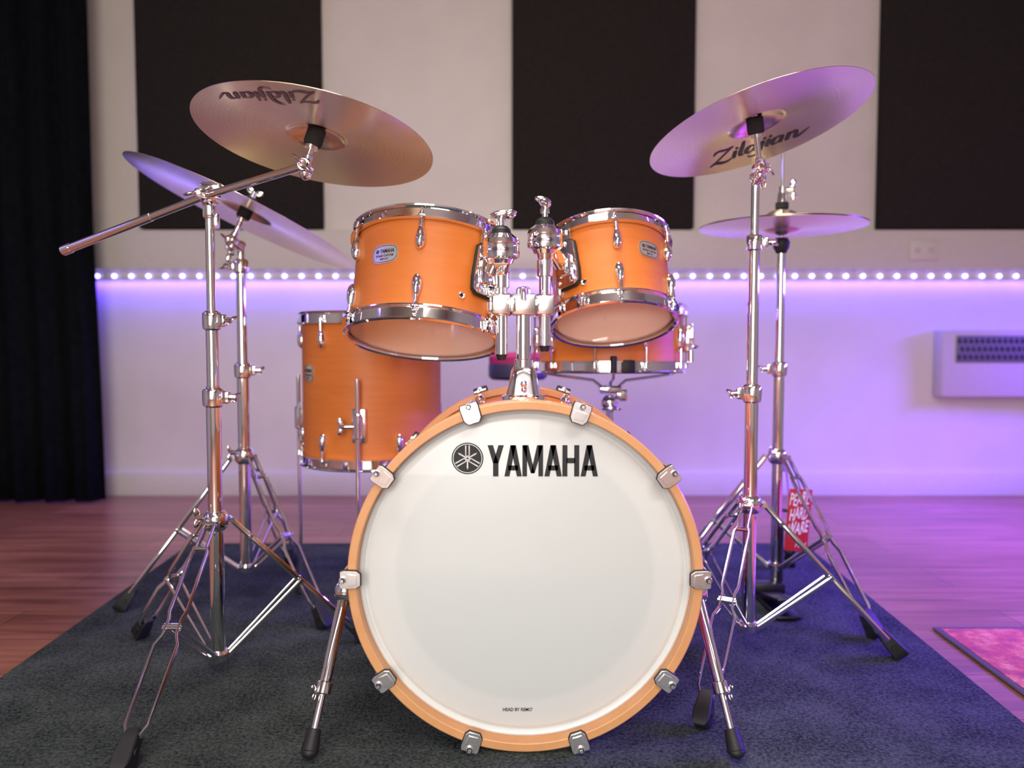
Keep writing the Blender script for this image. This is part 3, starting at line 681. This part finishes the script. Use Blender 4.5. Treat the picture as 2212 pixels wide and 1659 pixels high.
legset(s3,b3,.394,.085,[(-.294,-.072),(.249,-.189),(.03,.31)])
hole3=E3+N3*RISE; tilt3=hole3-N3*.1
m=MB(); m.tube((0,0,.93),tilt3-V(b3),.009,seg=16); m.sph((0,0,.94),(.014,.014,.013)); m.wing((-.012,-.012,.92),(-1,-.4,0),(0,0,1),1.2); m.obj('swivel',CHROME,s3)
topper(s3,b3,tilt3,hole3,N3)
b4=(HX,HY,0)
s4=thing('hi_hat_stand',T(*b4),'chrome hi-hat stand with foot pedal and tripod legs','hi-hat stand')
poles(s4,[(.05,.63,.0145),(.6,.94,.0118)])
collar(s4,.62,.02,-1,.034)
m=MB(); m.tube((0,0,.9),(0,0,1.185),.0035,seg=12); m.obj('pull_rod',CHROME,s4)
m=MB(); m.lathe([(0,.925),(.012,.925),(.02,.94),(.022,.955),(.016,.966),(0,.966)],Mx(),24); m.obj('seat_cup',BLACK,s4)
m=MB(); m.lathe([(0,1.058),(.013,1.058),(.011,1.083),(0,1.083)],Mx(),24); m.wing((.01,-.005,1.09),(1,-.3,0),(0,0,1),1.3); m.tube((-.0,0,1.08),(0,0,1.1),.009,seg=14); m.obj('clutch',[CHROME],s4)
m=MB(); m.lathe([(.004,1.043),(.017,1.043),(.017,1.058),(.004,1.058)],Mx(),24,closed=True); m.obj('felt',FELT,s4)
legset(s4,b4,.386,.075,[(.128,-.30),(-.29,.06),(.14,.27)])
PED=simple('pedal_metal',(.07,.07,.075),.4,1)
m=MB(); m.box((-.03,-.11,.013),(.06,.17,.01),bev=.003); m.box((-.03,-.11,.04),(.055,.16,.008),Rt(rad(-12),'X'),bev=.003); m.tube((-.068,-.02,.03),(-.068,-.02,.2),.006,seg=10); m.tube((.008,-.02,.03),(.008,-.02,.2),.006,seg=10); m.box((-.03,-.02,.035),(.09,.04,.03),bev=.004)
m.obj('pedal',PED,s4)
tg=thing('hang_tag',Mx.Translation((.738,1.975,.152))@Rt(rad(4),'Y')@Rt(rad(8),'Z'),'red paper product tag hanging on the hi-hat stand','tag')
m=MB(); m.box((0,0,.078),(.064,.0012,.162),bev=.0003); m.obj('card',simple('red_card',(.5,.02,.025),.45),tg)
for i,(s,wd) in enumerate((('PEARL',.054),('HARD',.052),('WARE',.056))):
    me=textmesh(s,wd,.032,WHITEINK,bold=.02,shear=.2); remap(me,lambda c: V((c.x+.002*(i-1),-.0012,c.y+.134-i*.038+c.x*.16+.003*math.sin(c.x*200+i*2)))); inst(me,'tag_lettering',tg)
me=textmesh('Pearl',.03,.014,WHITEINK,shear=.3); remap(me,lambda c: V((c.x+.012,-.0012,c.y+.014))); inst(me,'tag_lettering',tg)
m=MB(); m.path([(0,0,.154),(-.01,.01,.19),(-.018,.04,.225)],.0012,6); m.obj('string',BLACK,tg)
# snare stand
b5=(sx0,sy0,0)
s5=thing('snare_stand',T(*b5),'chrome snare stand with basket arms under the snare drum','snare stand')
poles(s5,[(.06,.36,.0135),(.33,.52,.011)]); collar(s5,.35,.019,1,.03)
legset(s5,b5,.23,.05,[(-.22,-.05),(.10,-.2),(.08,.24)])
m=MB(); m.sph((0,0,.53),(.024,.02,.022))
m.wing((.0,-.02,.515),(0,-1,0),(1,0,0),1.3); m.box((0,0,.565),(.06,.045,.02),bev=.004); m.box((.03,-.01,.55),(.03,.02,.03),bev=.004)
for a in (rad(25),rad(145),rad(265)):
    c,s=math.cos(a),math.sin(a)
    m.path([(c*.01,s*.01,.56),(c*.05,s*.05,.588),(c*.16,s*.16,.598),(c*.208,s*.208,.604),(c*.216,s*.216,.64)],.004,10)
m.obj('basket',CHROME,s5)
for a in (rad(25),rad(145),rad(265)):
    m=MB(); c,s=math.cos(a),math.sin(a); m.tube((c*.215,s*.215,.618),(c*.216,s*.216,.658),.008,seg=12,bev=.002)
    m.obj('rubber_tip',BLACK,s5)
# throne
b6=(.02,2.62,0)
s6=thing('drum_throne',T(*b6),'round padded drum throne, dark sides with a magenta top','stool')
m=MB(); m.lathe([(0,.565),(.09,.565),(.10,.575),(.10,.615),(.096,.622)],Mx(),64); m.obj('seat_side',simple('navy_vinyl',(.04,.035,.09),.5),s6)
m=MB(); m.lathe([(.098,.62),(.099,.642),(.085,.654),(0,.658)],Mx(),64); m.obj('seat_top',simple('magenta_fabric',(.5,.03,.17),.8,noise=.1),s6)
poles(s6,[(.1,.4,.015),(.35,.57,.012)]); legset(s6,b6,.3,.09,[(-.2,-.11),(.2,-.11),(0,.25)])

# ---------------------------------------------------------------- lights
def area(name,loc,tgt,sx,sy,w,col,spread=180):
    l_=bpy.data.lights.new(name,'AREA'); l_.shape='RECTANGLE'; l_.size=sx; l_.size_y=sy; l_.energy=w; l_.color=col; l_.spread=rad(spread)
    o=bpy.data.objects.new(name,l_); COL.objects.link(o); o.location=loc
    dd=V(tgt)-V(loc); o.rotation_euler=dd.to_track_quat('-Z','Y').to_euler(); return o
area('overhead_light',(-.6,.4,2.62),(-.4,.8,0),1.2,.4,24,(1,.9,.78))
area('overhead_light',(0,1.75,2.62),(0,1.75,0),.8,.5,16,(1,.9,.8),110)  # added fill above the kit, sends light through the tom heads
area('overhead_light',(.8,-1.2,2.62),(.2,.9,.1),1.4,.5,36,(1,.95,.88))
area('front_fill_light',(-.5,-1.7,1.1),(0,1.2,.2),1.5,1.4,54,(1,.97,.92))  # added softbox-like fill behind the camera, for chrome reflections and bass head
area('front_wall_fill',(0,-1.9,2.5),(0,-2.6,.6),3.0,.3,34,(1,.97,.93))  # added wash on the unseen front wall so the chrome mirrors something bright
area('led_light',(.2,WY-.026,.967),(.2,WY-.02,0),4.9,.014,19,(.085,.045,1))
area('violet_wall_light',(2.82,2.2,1.0),(1.7,2.25,.0),1.8,.12,85,(.16,.045,1),95)
area('violet_wall_light',(-2.75,1.2,1.9),(-.5,1.9,1),1.6,.1,6,(.2,.1,1))
w=bpy.data.worlds.new('w'); bpy.context.scene.world=w; w.use_nodes=True
w.node_tree.nodes['Background'].inputs[0].default_value=(.03,.025,.04,1)
bpy.context.scene.view_settings.view_transform='Standard'
# ---------------------------------------------------------------- camera
cam=bpy.data.cameras.new('camera'); co=bpy.data.objects.new('camera',cam); COL.objects.link(co)
co.location=(0,0,.69); co.rotation_euler=(rad(90-3.08),0,0); cam.sensor_width=36; cam.lens=1661/2212*36
cam.clip_start=.02; cam.dof.use_dof=True; cam.dof.focus_distance=1.4; cam.dof.aperture_fstop=2.1
bpy.context.scene.camera=co
